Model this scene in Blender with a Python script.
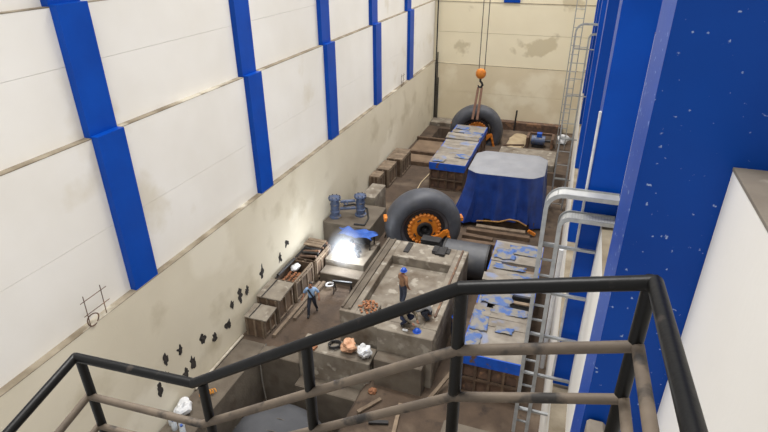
import bpy, bmesh, math, random
from mathutils import Vector, Matrix, noise
for o in list(bpy.data.objects): bpy.data.objects.remove(o, do_unlink=True)
scene = bpy.context.scene
COL = scene.collection
R = math.radians
rnd = random.Random(7)

# ------------------------------------------------------------------ camera
HC = 16.0                                   # the lens is 16 m above the pit floor
F = 543.7
def _n(v): return Vector(v).normalized()
fw = _n((598.6-384, -65.7-216, F))          # world +Y seen in camera axes (right, down, forward)
dn = Vector((390-384, 1270-216, F)); dn = (dn - fw*dn.dot(fw)).normalized()
rt = dn.cross(fw)
cam_d = bpy.data.cameras.new('camera'); cam = bpy.data.objects.new('camera', cam_d); COL.objects.link(cam)
cam_d.sensor_width = 36; cam_d.lens = F/768*36; cam_d.clip_start = .05; cam_d.clip_end = 300
right = Vector((rt[0], fw[0], -dn[0])); up = -Vector((rt[1], fw[1], -dn[1])); fwd = Vector((rt[2], fw[2], -dn[2]))
m = Matrix.Identity(4)
for i in range(3): m[i][0], m[i][1], m[i][2] = right[i], up[i], -fwd[i]
m.translation = (0, 0, HC); cam.matrix_world = m
scene.camera = cam

# ------------------------------------------------------------------ world, lamps, exposure
w = bpy.data.worlds.new('hall'); scene.world = w; w.use_nodes = True
w.node_tree.nodes['Background'].inputs[0].default_value = (1.0, .99, .98, 1)
w.node_tree.nodes['Background'].inputs[1].default_value = .75
def area(name, loc, size, energy, color=(1, .98, .95)):
    l = bpy.data.lights.new(name, 'AREA'); l.shape = 'RECTANGLE'; l.size, l.size_y = size; l.energy = energy; l.color = color; l.spread = R(95)
    o = bpy.data.objects.new(name, l); COL.objects.link(o); o.location = loc; return o
for i, y in enumerate((5, 19, 33, 46)):
    area('high_bay_lamp', (-6, y, 27), (7, 3), 1350)
vs = scene.view_settings
vs.view_transform = 'Standard'; vs.look = 'None'; vs.gamma = 1; vs.use_curve_mapping = False; vs.exposure = -0.02

# ------------------------------------------------------------------ materials
def lin(c):
    return tuple(((v/255)/12.92 if v/255 <= .04045 else ((v/255+.055)/1.055)**2.4) for v in c) + (1,)
MATS = {}
def M(name, c1, c2=None, scale=2.0, rough=.8, bump=.15, metal=0, c3=None, c3scale=.6, c3lo=.58, c3hi=.64, spec=.5, fine=14, vary=0, stretch=(1,1,1), c4=None, c4scale=6, c4lo=.66, c4hi=.7):
    if name in MATS: return MATS[name]
    mt = bpy.data.materials.new(name); MATS[name] = mt; mt.use_nodes = True
    N, L = mt.node_tree.nodes, mt.node_tree.links
    b = N['Principled BSDF']; b.inputs['Roughness'].default_value = rough; b.inputs['Metallic'].default_value = metal
    b.inputs['Specular IOR Level'].default_value = spec
    tc = N.new('ShaderNodeTexCoord'); mp = N.new('ShaderNodeMapping'); L.new(tc.outputs['Object'], mp.inputs[0]); mp.inputs['Scale'].default_value = stretch
    def nz(s, d=4):
        n = N.new('ShaderNodeTexNoise'); n.inputs['Scale'].default_value = s; n.inputs['Detail'].default_value = d; L.new(mp.outputs[0], n.inputs['Vector']); return n
    def mix(fac, a, bcol):
        x = N.new('ShaderNodeMix'); x.data_type = 'RGBA'
        L.new(fac, x.inputs[0])
        for s, v in ((6, a), (7, bcol)):
            if isinstance(v, tuple): x.inputs[s].default_value = v
            else: L.new(v, x.inputs[s])
        return x.outputs[2]
    def ramp(src, lo, hi):
        r = N.new('ShaderNodeMapRange'); r.inputs[1].default_value = lo; r.inputs[2].default_value = hi; L.new(src, r.inputs[0]); return r.outputs[0]
    col = lin(c1)
    if c2: col = mix(ramp(nz(scale).outputs[0], .32, .68), col, lin(c2))
    if c3: col = mix(ramp(nz(c3scale, 5).outputs[0], c3lo, c3hi), col, lin(c3))
    if c4: col = mix(ramp(nz(c4scale, 6).outputs[0], c4lo, c4hi), col, lin(c4))
    if vary:
        oi = N.new('ShaderNodeObjectInfo'); hs = N.new('ShaderNodeHueSaturation')
        mr = N.new('ShaderNodeMapRange'); L.new(oi.outputs['Random'], mr.inputs[0]); mr.inputs[3].default_value = 1-vary; mr.inputs[4].default_value = 1+vary
        L.new(mr.outputs[0], hs.inputs['Value'])
        if isinstance(col, tuple): hs.inputs['Color'].default_value = col
        else: L.new(col, hs.inputs['Color'])
        col = hs.outputs[0]
    if isinstance(col, tuple): b.inputs['Base Color'].default_value = col
    else: L.new(col, b.inputs['Base Color'])
    if bump:
        bp = N.new('ShaderNodeBump'); bp.inputs['Strength'].default_value = bump; bp.inputs['Distance'].default_value = .03
        L.new(nz(fine, 6).outputs[0], bp.inputs['Height']); L.new(bp.outputs[0], b.inputs['Normal'])
    return mt
WHITE = M('white_wall_paint', (234,231,225), (226,222,214), .35, .75, .06, c3=(216,209,194), c3scale=.28, c3lo=.62, c3hi=.7)
CREAM = M('cream_wall_paint', (216,208,188), (206,197,176), .3, .8, .1, c3=(222,215,197), c3scale=.17, c3lo=.57, c3hi=.62, c4=(184,173,148), c4scale=.45, c4lo=.58, c4hi=.75)
BACKW = M('back_wall_paint', (236,226,198), (228,217,188), .25, .8, .06, c3=(206,194,164), c3scale=.22, c3lo=.6, c3hi=.63)
BACKL = M('back_wall_lower_paint', (224,211,182), (212,198,168), .3, .8, .08, c3=(232,222,196), c3scale=.25, c3lo=.56, c3hi=.64)
LEDGE = M('dirty_ledge', (150,140,122), (110,98,80), 1.2, .95, .3, c3=(185,178,162), c3scale=.5)
BLUE = M('blue_column_paint', (0,70,168), (0,62,154), .8, .4, .05, spec=.18)
BLUEC = M('chipped_blue_paint', (0,67,158), (0,59,145), .8, .4, .05, spec=.18, c4=(150,168,205), c4scale=14, c4lo=.66, c4hi=.69)
DIRT = M('packed_dirt', (84,69,56), (64,52,42), 1.1, .95, .6, c3=(100,86,72), c3scale=.5, c3lo=.55, c3hi=.68, c4=(54,44,37), c4scale=1.6, c4lo=.6, c4hi=.72, fine=6)
CONC = M('raw_concrete', (136,128,115), (112,103,92), 1.5, .9, .5, c3=(92,80,67), c3scale=.8, c3lo=.5, c3hi=.68, fine=7, c4=(150,143,131), c4scale=2.2, c4lo=.58, c4hi=.66)
CONCD = M('dusty_concrete', (106,97,85), (84,75,65), 1.2, .92, .5, c3=(84,72,60), c3scale=.8, c3lo=.56, c3hi=.7, fine=8)
SAND = M('pale_sand', (172,155,126), (150,133,106), 1.5, .95, .5)
WOOD = M('weathered_wood', (128,112,94), (100,85,70), 3, .9, .3, vary=.18, stretch=(1,1,1))
WOODB = M('brown_wood', (104,84,66), (78,62,49), 3, .9, .3, vary=.2)
PALEW = M('pale_plywood', (140,133,123), (116,108,98), 2.2, .88, .25, vary=.1, c3=(118,126,150), c3scale=1.0, c3lo=.56, c3hi=.66)
RUST = M('rusty_steel', (104,80,64), (78,60,50), 3, .8, .35, c3=(128,96,72), c3scale=2, vary=.12)
DKST = M('dark_steel', (52,50,50), (38,37,38), 3, .55, .15, metal=.3)
GALV = M('galvanised_steel', (176,178,178), (150,152,153), 5, .45, .1, metal=.55)
TYRE = M('black_rubber', (72,74,81), (60,62,68), 2, .55, .15, c3=(88,87,86), c3scale=1.2, c3lo=.58, c3hi=.75)
RIM = M('wheel_disc_black', (50,51,55), (42,42,46), 2, .5, .1)
ORNG = M('orange_paint', (214,130,40), (190,108,32), 4, .5, .1, c3=(140,86,40), c3scale=4, c3lo=.62, c3hi=.72)
TARPB = M('blue_tarpaulin', (30,64,140), (20,46,110), 1.5, .36, .3, fine=4)
TARPF = M('faded_blue_sheet', (50,86,152), (86,104,138), 3, .7, .3, c3=(124,120,114), c3scale=2.5, c3lo=.44, c3hi=.55)
TARPG = M('grey_tarpaulin', (132,133,137), (120,121,126), 1.2, .6, .15, fine=5)
CANV = M('grey_canvas', (72,73,77), (60,61,65), 1.2, .7, .25, fine=5)
BLUEP = M('bright_blue_paint', (14,84,190), (10,70,165), 3, .5, .1, c3=(96,74,60), c3scale=2.2, c3lo=.6, c3hi=.63)
MOTB = M('slate_blue_enamel', (78,92,122), (58,70,98), 4, .5, .15, c3=(112,106,100), c3scale=4)
BLACKR = M('black_rail_paint', (9,9,9), (14,13,12), 6, .42, .1, c3=(52,46,41), c3scale=9, c3lo=.66, c3hi=.74, spec=.25)
DUSTR = M('dusty_rail_paint', (112,99,84), (88,77,66), 5, .7, .2, c3=(40,36,33), c3scale=6, c3lo=.56, c3hi=.66)
HOLE = M('black_recess', (52,47,44), (38,34,32), 5, .95, .3)
DARKW = M('dark_pit_concrete', (62,54,47), (48,42,37), 1.5, .95, .4)
WHITEP = M('white_plastic', (214,214,214), (190,192,196), 6, .5, .2)
PEACH = M('peach_plastic', (204,160,128), (180,132,100), 6, .6, .3)
BRICKR = M('orange_rubble_mat', (164,112,78), (132,88,62), 5, .9, .3, vary=.25)
ROPE = M('steel_rope', (96,92,86), (80,76,70), 8, .6, .1)
SLING = M('brown_sling', (150,116,98), (134,100,84), 6, .85, .2)
SKIN = M('skin', (142,98,74), (130,88,66), 8, .6, .02)
HAIR = M('black_hair', (24,20,18), None, rough=.6, bump=0)
def perforated():
    mt = M('perforated_galvanised', (206,206,202), (190,190,188), 4, .45, 0, metal=.35)
    N, L = mt.node_tree.nodes, mt.node_tree.links
    b = N['Principled BSDF']; tc = N.new('ShaderNodeTexCoord'); v = N.new('ShaderNodeTexVoronoi'); v.inputs['Scale'].default_value = 17; v.inputs['Randomness'].default_value = 0
    L.new(tc.outputs['Object'], v.inputs['Vector'])
    cr = N.new('ShaderNodeMapRange'); cr.inputs[1].default_value = .26; cr.inputs[2].default_value = .34; L.new(v.outputs[0], cr.inputs[0])
    mx = N.new('ShaderNodeMix'); mx.data_type = 'RGBA'; L.new(cr.outputs[0], mx.inputs[0]); mx.inputs[6].default_value = lin((120,118,114))
    src = b.inputs['Base Color'].links[0].from_socket; L.new(src, mx.inputs[7]); L.new(mx.outputs[2], b.inputs['Base Color'])
    return mt
PERF = perforated()

# ------------------------------------------------------------------ mesh helpers
class MB:
    def __init__(s): s.v = []; s.f = []
    def add(s, vs, fs):
        k = len(s.v); s.v += [tuple(p) for p in vs]; s.f += [tuple(i+k for i in f) for f in fs]; return s
    def box(s, x0, x1, y0, y1, z0, z1, bev=0.0):
        if bev <= 0:
            return s.add([(x0,y0,z0),(x1,y0,z0),(x1,y1,z0),(x0,y1,z0),(x0,y0,z1),(x1,y0,z1),(x1,y1,z1),(x0,y1,z1)],
                  [(0,3,2,1),(4,5,6,7),(0,1,5,4),(1,2,6,5),(2,3,7,6),(3,0,4,7)])
        bm = bmesh.new(); bmesh.ops.create_cube(bm, size=1)
        for v in bm.verts: v.co = Vector(((x0+x1)/2+v.co.x*(x1-x0), (y0+y1)/2+v.co.y*(y1-y0), (z0+z1)/2+v.co.z*(z1-z0)))
        bmesh.ops.bevel(bm, geom=bm.edges[:], offset=bev, segments=1, affect='EDGES')
        bm.verts.index_update(); s.add([v.co for v in bm.verts], [[v.index for v in f.verts] for f in bm.faces]); bm.free(); return s
    def bar(s, p, q, wx, wy, up=(0,0,1)):
        p, q = Vector(p), Vector(q); d = (q-p).normalized(); u = Vector(up)
        if abs(d.dot(u)) > .98: u = Vector((0,1,0))
        a = d.cross(u).normalized(); b = a.cross(d).normalized()
        vs = [c+a*sx*wx/2+b*sy*wy/2 for c in (p, q) for sx, sy in ((-1,-1),(1,-1),(1,1),(-1,1))]
        return s.add(vs, [(0,1,2,3),(7,6,5,4),(0,4,5,1),(1,5,6,2),(2,6,7,3),(3,7,4,0)])
    def tube(s, pts, r, seg=10, cap=True):
        pts = [Vector(p) for p in pts]; n = len(pts); rs = r if isinstance(r, (list,tuple)) else [r]*n
        ref = Vector((0,0,1)); k = len(s.v); prev = None
        for i, p in enumerate(pts):
            d = ((pts[min(i+1,n-1)]-p).normalized() + (p-pts[max(i-1,0)]).normalized()).normalized()
            if prev is None:
                a = d.cross(ref if abs(d.z) < .95 else Vector((1,0,0))).normalized()
            else:
                a = (prev - d*prev.dot(d)).normalized()
            prev = a; b = d.cross(a)
            for j in range(seg):
                t = 2*math.pi*j/seg; s.v.append(tuple(p+(a*math.cos(t)+b*math.sin(t))*rs[i]))
        for i in range(n-1):
            for j in range(seg):
                j2 = (j+1) % seg; s.f.append((k+i*seg+j, k+i*seg+j2, k+(i+1)*seg+j2, k+(i+1)*seg+j))
        if cap: s.f.append(tuple(k+j for j in reversed(range(seg)))); s.f.append(tuple(k+(n-1)*seg+j for j in range(seg)))
        return s
    def lathe(s, prof, axis='z', seg=32, c=(0,0,0)):
        k = len(s.v); c = Vector(c)
        for r, t in prof:
            for j in range(seg):
                a = 2*math.pi*j/seg
                p = (r*math.cos(a), r*math.sin(a), t) if axis == 'z' else (r*math.cos(a), t, r*math.sin(a))
                s.v.append(tuple(c+Vector(p)))
        for i in range(len(prof)-1):
            for j in range(seg):
                j2 = (j+1) % seg; q = (k+i*seg+j, k+i*seg+j2, k+(i+1)*seg+j2, k+(i+1)*seg+j)
                s.f.append(q if axis == 'z' else q[::-1])
        return s
    def prism(s, poly, z0, z1):
        n = len(poly); k = len(s.v)
        s.v += [(x,y,z0) for x,y in poly] + [(x,y,z1) for x,y in poly]
        s.f.append(tuple(k+i for i in reversed(range(n)))); s.f.append(tuple(k+n+i for i in range(n)))
        for i in range(n): j = (i+1) % n; s.f.append((k+i,k+j,k+n+j,k+n+i))
        return s
    def blob(s, c, rx, ry, rz, seed=0, amp=.25, sub=2):
        bm = bmesh.new(); bmesh.ops.create_icosphere(bm, subdivisions=sub, radius=1)
        for v in bm.verts:
            d = 1+amp*noise.noise(v.co*1.7+Vector((seed*3.1, seed*1.7, seed)))
            v.co = Vector((c[0]+v.co.x*rx*d, c[1]+v.co.y*ry*d, c[2]+v.co.z*rz*d))
        bm.verts.index_update(); s.add([v.co for v in bm.verts], [[v.index for v in f.verts] for f in bm.faces]); bm.free(); return s
    def mesh(s, name, mat=None, smooth=False):
        me = bpy.data.meshes.new(name); me.from_pydata(s.v, [], s.f); me.update()
        bm = bmesh.new(); bm.from_mesh(me); bmesh.ops.recalc_face_normals(bm, faces=bm.faces); bm.to_mesh(me); bm.free()
        if mat: me.materials.append(mat)
        if smooth:
            me.polygons.foreach_set('use_smooth', [True]*len(me.polygons)); me.set_sharp_from_angle(angle=R(40))
        return me
    def build(s, name, mat, parent=None, smooth=False):
        return put(name, s.mesh(name, mat, smooth), parent)
def put(name, me, parent=None, loc=None, rot=None, scale=None):
    o = bpy.data.objects.new(name, me); COL.objects.link(o)
    if parent: o.parent = parent
    if loc is not None: o.location = loc
    if rot is not None: o.rotation_euler = rot
    if scale is not None: o.scale = scale
    return o
def tag(o, label=None, cat=None, group=None, kind=None):
    if label: o['label'] = label
    if cat: o['category'] = cat
    if group: o['group'] = group
    if kind: o['kind'] = kind
    return o
def thing(name, label, cat, loc=(0,0,0), rz=0, group=None):
    o = bpy.data.objects.new(name, None); COL.objects.link(o); o.empty_display_size = .2
    o.location = loc; o.rotation_euler = (0,0,rz); return tag(o, label, cat, group)
def part(name, mat, parent, *boxes, bev=0):
    b = MB()
    for q in boxes: b.box(*q, bev=bev)
    return b.build(name, mat, parent)

# ------------------------------------------------------------------ shell: floor
PITX0, PITX1, PITY1, PITZ = -11.25, -7.3, 15.4, -2.6
def ground(x, y):
    z = .05*noise.noise(Vector((x*.6, y*.6, 1))) + .025*noise.noise(Vector((x*2.1, y*2.1, 4)))
    if x < -11.2 and y < 16: z = -.1
    if PITX0-.2 < x < PITX1+1.3 and y < PITY1+.3:
        t = min(1, max(0, (PITX1+1.3-x)/1.5)); t = t*t*(3-2*t); z += PITZ*t
    if -11.1 < x < -9.1 and 44.4 < y < 47.6: z = -1.8
    if -2.9 < x < .2 and 34.6 < y < 39.6: z -= .9
    return z
g = MB(); nx, ny = 44, 160; X0, X1, Y0, Y1 = -12.6, .75, 2.0, 50.1
g.v = [(X0+(X1-X0)*i/nx, Y0+(Y1-Y0)*j/ny, ground(X0+(X1-X0)*i/nx, Y0+(Y1-Y0)*j/ny)) for j in range(ny+1) for i in range(nx+1)]
g.f = [(j*(nx+1)+i, j*(nx+1)+i+1, (j+1)*(nx+1)+i+1, (j+1)*(nx+1)+i) for j in range(ny) for i in range(nx)]
tag(g.build('floor', DIRT, None, True), kind='structure', label='brown packed dirt floor of the machine pit')

# ------------------------------------------------------------------ shell: walls with ledges, panels and blue pilasters
Z1, Z2, Z3, Z4 = 5.73, 10.9, 14.41, 19
XL = (-12.5, -12.75, -13.0, -13.25)
PILY = [3.45, 11.15, 19.05, 26.65, 34.1, 41.7]; PW = 1.03
wl = tag(part('wall_left', CREAM, None, (-13.6, XL[0], 1, 50.6, -3, Z1)), kind='structure', label='cream painted left wall of the pit with blue pilasters')
def panelwall(parent, mat, spans, xface, xback, z0, z1, zs):
    for a, b in spans:
        for q0, q1 in zip([z0]+zs, zs+[z1]):
            part('panel', mat, parent, (min(xface,xback), max(xface,xback), a+.004, b-.004, q0+.004, q1-.004))
spans = [(1, PILY[0])] + [(PILY[i]+PW, PILY[i+1]) for i in range(5)] + [(PILY[5]+PW, 50)]
panelwall(wl, WHITE, spans, XL[1], XL[1]-.5, Z1, Z2, [8.15])
panelwall(wl, WHITE, spans, XL[2], XL[2]-.5, Z2, Z3, [12.9])
panelwall(wl, WHITE, spans, XL[3], XL[3]-.5, Z3, Z4, [])
for zz, k in ((Z1,0),(Z2,1),(Z3,2)):
    part('ledge', LEDGE, wl, (XL[k+1]-.02, XL[k]+.004, 1, 50, zz-.012, zz+.012))
for y in PILY:
    b = MB(); b.box(XL[1]-.4, XL[0]-.02, y, y+PW, Z1+.012, Z2+.06); b.box(XL[2]-.4, XL[1]-.02, y, y+PW, Z2+.06, Z3+.06); b.box(XL[3]-.4, XL[2]-.02, y, y+PW, Z3+.06, Z4)
    b.build('pilaster', BLUE, wl)
# back wall
wb = tag(part('wall_back', BACKL, None, (-13.6, 2.2, 50, 50.6, -3, 3.0)), kind='structure', label='cream painted end wall of the pit')
for q0, q1, mt, dy in ((3.0, Z1-.2, BACKL, 0), (Z1-.2, 8.3, BACKW, .08), (8.3, Z2-.05, BACKW, .08), (Z2-.05, Z4, BACKW, .2)):
    part('panel', mt, wb, (-13.6, 2.2, 50+dy, 50.6, q0+.01, q1-.01))
part('ledge', LEDGE, wb, (-13.2, 2, 49.99, 50.1, Z1-.22, Z1-.19)); part('ledge', LEDGE, wb, (-13.2, 2, 50.06, 50.22, Z2-.07, Z2-.04))
part('pilaster', BLUE, wb, (-6.75, -5.4, 50.0, 50.4, Z2+.0, Z4))
# right wall
XR = (.6, .97, 1.23, 1.6)
CY = [(4.5, .85), (11.3, 1.0), (19.0, 1.0), (26.65, 1.0), (34.1, 1.0), (41.7, 1.0)]
wr = tag(part('wall_right', WHITE, None, (XR[0], 2.2, 12.6, 50.6, -3, Z1), (XR[0], 2.2, -2, 12.6, -3, Z1)), kind='structure', label='white right wall of the pit behind blue columns')
spr = [(-2, 4.5)] + [(CY[i][0]+CY[i][1], CY[i+1][0]) for i in range(5)] + [(42.7, 50)]
Z2R = 10.55
panelwall(wr, WHITE, spr, XR[1], XR[1]+.8, Z1, Z2R, [8.15])
panelwall(wr, WHITE, spr, XR[2], XR[2]+.8, Z2R, Z3, [])
panelwall(wr, WHITE, spr, XR[3], XR[3]+.6, Z3, Z4, [])
for zz, k in ((Z1,0),(Z2R,1),(Z3,2)):
    part('ledge', LEDGE if k < 2 else CONC, wr, (XR[k]-.004, XR[k+1]+.02, -2, 50, zz-.012, zz+.012))
for y, wd in CY:
    part('column', BLUE if y > 5 else BLUEC, wr, (.585, 2.0, y, y+wd, Z1+.012 if y > 5 else -2, Z4))

# dark anchor pockets broken into the lower left wall
for y, z in [(12.36,2.24),(12.39,1.07),(13.64,1.75),(12.86,1.22),(11.57,2.43),(15.73,1.94),(16.37,2.03),(16.92,1.94),(18.24,2.08),(19.91,1.86),(20.71,2.28),(15.26,1.22),(14.31,1.3),(11.46,1.66),(11.03,1.48)]:
    MB().blob((XL[0]-.01, y, z), .03, .13+.08*rnd.random(), .2+.1*rnd.random(), y*3, 1.0, 3).build('anchor_pocket', HOLE, wl)

# ------------------------------------------------------------------ foundations, ledges and pit walls
def conc(name, label, cat, *boxes, mat=CONC, bev=.03):
    b = MB()
    for q in boxes: b.box(*q, bev=bev)
    return tag(b.build(name, mat), label, cat)
conc('concrete_ledge', 'dusty concrete ledge along the foot of the left wall beside the pit', 'ledge', (-12.44, -11.2, 3, 15.95, -2.8, .0), mat=CONCD)
conc('pit_wall', 'concrete pit wall below the brown dirt where the man in blue walks', 'wall', (-11.2, -9.25, 15.3, 15.95, -2.8, .02), mat=CONCD)
fb = thing('foundation_block', 'stepped concrete block with a hose coil on top, above the dark pit', 'block', (-7.6, 15.6, -2.7))
part('block', CONC, fb, (-1.62, 1.55, -.35, .62, 0, 3.65), bev=.04); part('step', CONCD, fb, (-1.55, 1.2, -1.0, -.35, 0, 2.2), bev=.04)
bs = thing('machine_foundation', 'large concrete machine foundation with a shallow recessed basin on top', 'foundation')
part('base', CONC, bs, (-7.75, -3.65, 16.35, 22.6, -.1, 1.95), bev=.03)
rim = part('rim', CONC, bs, (-7.75, -7.05, 16.35, 22.6, 1.95, 2.42), bev=.025)
part('rim', CONC, bs, (-4.2, -3.65, 16.35, 22.6, 1.95, 2.42), bev=.025)
part('rim', CONC, bs, (-7.05, -4.2, 21.1, 22.6, 1.95, 2.42), bev=.025)
part('rim', CONC, bs, (-7.05, -6.25, 16.35, 17.3, 1.95, 2.42), bev=.025)
part('rim', CONC, bs, (-6.0, -4.2, 16.35, 17.4, 1.95, 2.42), bev=.025)
cb = thing('corner_block', 'concrete corner block with a low step at the front of the foundation', 'block')
part('block', CONC, cb, (-5.9, -3.65, 15.75, 16.34, -.1, 2.42), bev=.03)
part('step', CONCD, cb, (-5.85, -3.9, 15.2, 15.75, -.1, 1.35), bev=.03)
part('channel', CONCD, bs, (-7.72, -7.62, 16.5, 22.5, 2.42, 2.52), (-7.4, -7.3, 16.5, 22.5, 2.42, 2.52), (-7.62, -7.4, 16.5, 22.5, 2.42, 2.45))
part('channel', RUST, bs, (-3.95, -3.87, 17.1, 22.5, 2.42, 2.5))
for i in range(7):
    x = -6.8+rnd.random()*2.6
    part('anchor_plate', DKST, bs, (x, x+.25, 21.5+.8*rnd.random()*.9, 22.45, 2.42, 2.46+.1*rnd.random()))
wb2 = thing('welding_plinth', 'low concrete plinth under the welding arc', 'plinth')
part('base', CONCD, wb2, (-11.05, -8.85, 21.2, 22.0, -.1, .55), bev=.03)
part('block', CONC, wb2, (-11.1, -8.9, 22.0, 24.6, -.1, .9), bev=.03)
conc('concrete_pier', 'pale upright concrete pier beside the blue pumps', 'pier', (-11.3, -10.4, 27.75, 29.8, -.1, 1.95))
conc('pump_plinth', 'grey concrete slab under the two slate blue pumps', 'slab', (-12.44, -9.6, 24.75, 27.6, -.1, 1.5), mat=CONCD)
conc('far_slab', 'flat pale concrete slab with sand behind the tarpaulin-covered machine', 'slab', (-5.0, -.6, 40.2, 43.4, -.1, .5))
tag(MB().blob((-4.05, 46, 0), .8, 2.4, .22, 3, .3, 3).build('sand_heap', SAND, None, True), 'pale spread of sand in front of the end wall', 'sand')
conc('wall_foot_beam', 'rust-brown beam lying along the foot of the end wall', 'beam', (-6.2, -.5, 49.3, 49.95, -.05, .75), mat=RUST)
conc('wall_foot_plinth', 'pale concrete strip in the far left corner of the pit', 'ledge', (-12.45, -9.6, 48.4, 49.95, -.1, .35))
for i, (y, l) in enumerate(((38.2, 'brown cross beam nearest the stacked crates by the wall'), (40.4, 'brown cross beam between the crates and the dark opening'), (43.9, 'brown cross beam at the edge of the dark opening'))):
    conc('cross_beam', l, 'beam', (-12.4, -9.75, y, y+.28, -.05, .32), mat=WOODB, bev=.01)
for i, (a, b_, l) in enumerate(((38.55, 40.35, 'brown floor sheet between the first two cross beams'), (40.75, 43.85, 'large brown floor sheet before the dark opening'))):
    conc('floor_sheet', l, 'plate', (-12.2, -9.1, a, b_, -.05, .1), mat=M('brown_sheet', (124,104,84), (104,86,69), 1.2, .9, .2), bev=.01)
conc('landing_slab', 'pale concrete lower landing slab at the bottom of the picture', 'landing', (-1.8, .58, 8.3, 9.4, 5.25, 5.57), mat=CONCD)
conc('landing_corbel', 'small concrete corbel on the front of the nearest blue column', 'corbel', (.62, .8, 4.05, 4.48, 11.0, 11.6), mat=CONC)

# ------------------------------------------------------------------ stair railing in the foreground (stairs run down to the left)
sr = thing('staircase', 'concrete stairs with black steel pipe railing in the foreground', 'stairs')
TOP = [(.40,1.1,14.92), (.395,1.95,14.83), (-.34,1.95,14.64), (-1.93,1.95,13.58), (-2.88,1.95,13.51), (-2.88,1.2,13.33)]
def shift(P, dz): return [(x, y, z+dz) for x, y, z in P]
def bend(P, r=.06):
    out = [P[0]]
    for a, b, c in zip(P, P[1:], P[2:]):
        a, b, c = Vector(a), Vector(b), Vector(c); out += [tuple(b+(a-b).normalized()*r), tuple(b*.5+(b+(a-b).normalized()*r)*.25+(b+(c-b).normalized()*r)*.25), tuple(b+(c-b).normalized()*r)]
    return out + [P[-1]]
def straight_rail(name, dz, r, mat):
    P = shift(TOP, dz)
    if dz < 0: P[0] = (.40, 1.1, P[0][2]+.03); P[1] = (.395, 1.95, P[1][2]+.04)
    for a, b in zip(P, P[1:]):
        MB().tube([a, b], r, 14).build(name, mat, sr, True)
    for p in P[1:-1]: MB().blob(p, r*1.02, r*1.02, r*1.02, 0, 0, 2).build('elbow', mat, sr, True)
straight_rail('top_rail', 0, .031, BLACKR); straight_rail('middle_rail', -.35, .026, DUSTR); straight_rail('bottom_rail', -.64, .024, DUSTR)
for x, z in ((.385, 14.85), (-.335, 14.64), (-1.13, 14.11), (-1.87, 13.6), (-2.86, 13.5)):
    MB().tube([(x, 1.962, z-1.15), (x, 1.962, z-.01)], .031, 12).build('post', BLACKR, sr, True)
for z in (0, -.35, -.64): MB().tube([(.40, 1.0, 14.9+z), (.40, 1.12, 14.92+z)], .03, 10).build('rail_end', BLACKR, sr, True)
st = sr
part('landing', CONC, st, (-.35, .58, 1.1, 2.05, 13.3, 13.5)); part('landing', CONC, st, (-2.95, -1.9, 1.0, 2.05, 12.2, 12.42))
for i in range(6):
    x = -.35-.26*i; part('tread', CONC, st, (x-.27, x, 1.1, 2.05, 13.1-.18*i, 13.32-.18*i))

# ------------------------------------------------------------------ cable trays on the right
def tray(parent, pts, w, mat):
    # perforated strip of width w along Y with two lips, following pts in the XZ plane
    for name, y0, y1, hh, mt in (('tray_sheet', -w/2, w/2, .02, mat), ('tray_lip', -w/2-.015, -w/2+.01, .09, GALV), ('tray_lip', w/2-.01, w/2+.015, .09, GALV)):
        b = MB(); n = len(pts); V = []
        for i, (x, z) in enumerate(pts):
            a = Vector(pts[max(i-1,0)]); c = Vector(pts[min(i+1,n-1)]); d = (c-a).normalized(); nn = Vector((-d.y, d.x))*hh/2
            V += [(x+nn.x, y0, z+nn.y), (x-nn.x, y0, z-nn.y), (x-nn.x, y1, z-nn.y), (x+nn.x, y1, z+nn.y)]
        Fc = [(0,1,2,3), tuple(4*(n-1)+k for k in (3,2,1,0))]
        for i in range(n-1):
            for k in range(4): Fc.append((4*i+k, 4*i+(k+1)%4, 4*i+4+(k+1)%4, 4*i+4+k))
        b.add(V, Fc).build(name, mt, parent)
def hookpath(x, z0, ztop, r, xe):
    return [(x, z0), (x, ztop-r)] + [(x+r-r*math.cos(a), ztop-r+r*math.sin(a)) for a in [R(11.25*k) for k in range(1, 8)]] + [(x+r, ztop), (xe, ztop)]
def cable_rack(name, label, y, z0, xa, xb, zt, xe, w, step, r):
    t = thing(name, label, 'cable tray', (0, y, 0))
    tray(t, hookpath(xa, z0, zt, r, xe), w, PERF)
    tray(t, hookpath(xb, z0, zt-.52, r*.6, xe), w, PERF)
    z = zt-1.25; k = 0
    while z > z0+.2:
        MB().bar((xa, -.02, z), (xb, -.02, z), .05, .035).build('rung', GALV, t)
        if k % 3 == 0: MB().bar((xa-.02, w*.35, z-.12), (min(xe, .95), w*.35, z-.12), .07, .06).build('wall_bracket', GALV, t)
        z -= step; k += 1
    return t
cable_rack('cable_tray', 'galvanised cable tray pair bending to the wall, nearest one in front of the blue column', 11.0, 4.2, -.2, .13, 11.2, 1.2, .36, .42, .35)
cable_rack('cable_tray', 'thin far galvanised cable tray pair near the end wall', 33.8, 0, -.4, .35, 11.55, .9, .25, .9, .45)
ld = thing('access_ladder', 'tall thin steel access ladder beside the end wall', 'ladder', (0, 45.5, 0))
for x in (-.75, -.1): MB().tube([(x, 0, 0), (x, 0, 15)], .035, 8).build('stringer', GALV, ld)
for k in range(22): MB().tube([(-.75, 0, .5+.66*k), (-.1, 0, .5+.66*k)], .025, 6).build('rung', GALV, ld)
pp = tag(MB().tube([(.42, 18.4, 0), (.42, 18.4, 5.7)], .09, 12).build('drain_pipe', WHITEP, None, True), 'white plastic drain pipe standing against the right wall', 'pipe')

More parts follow.
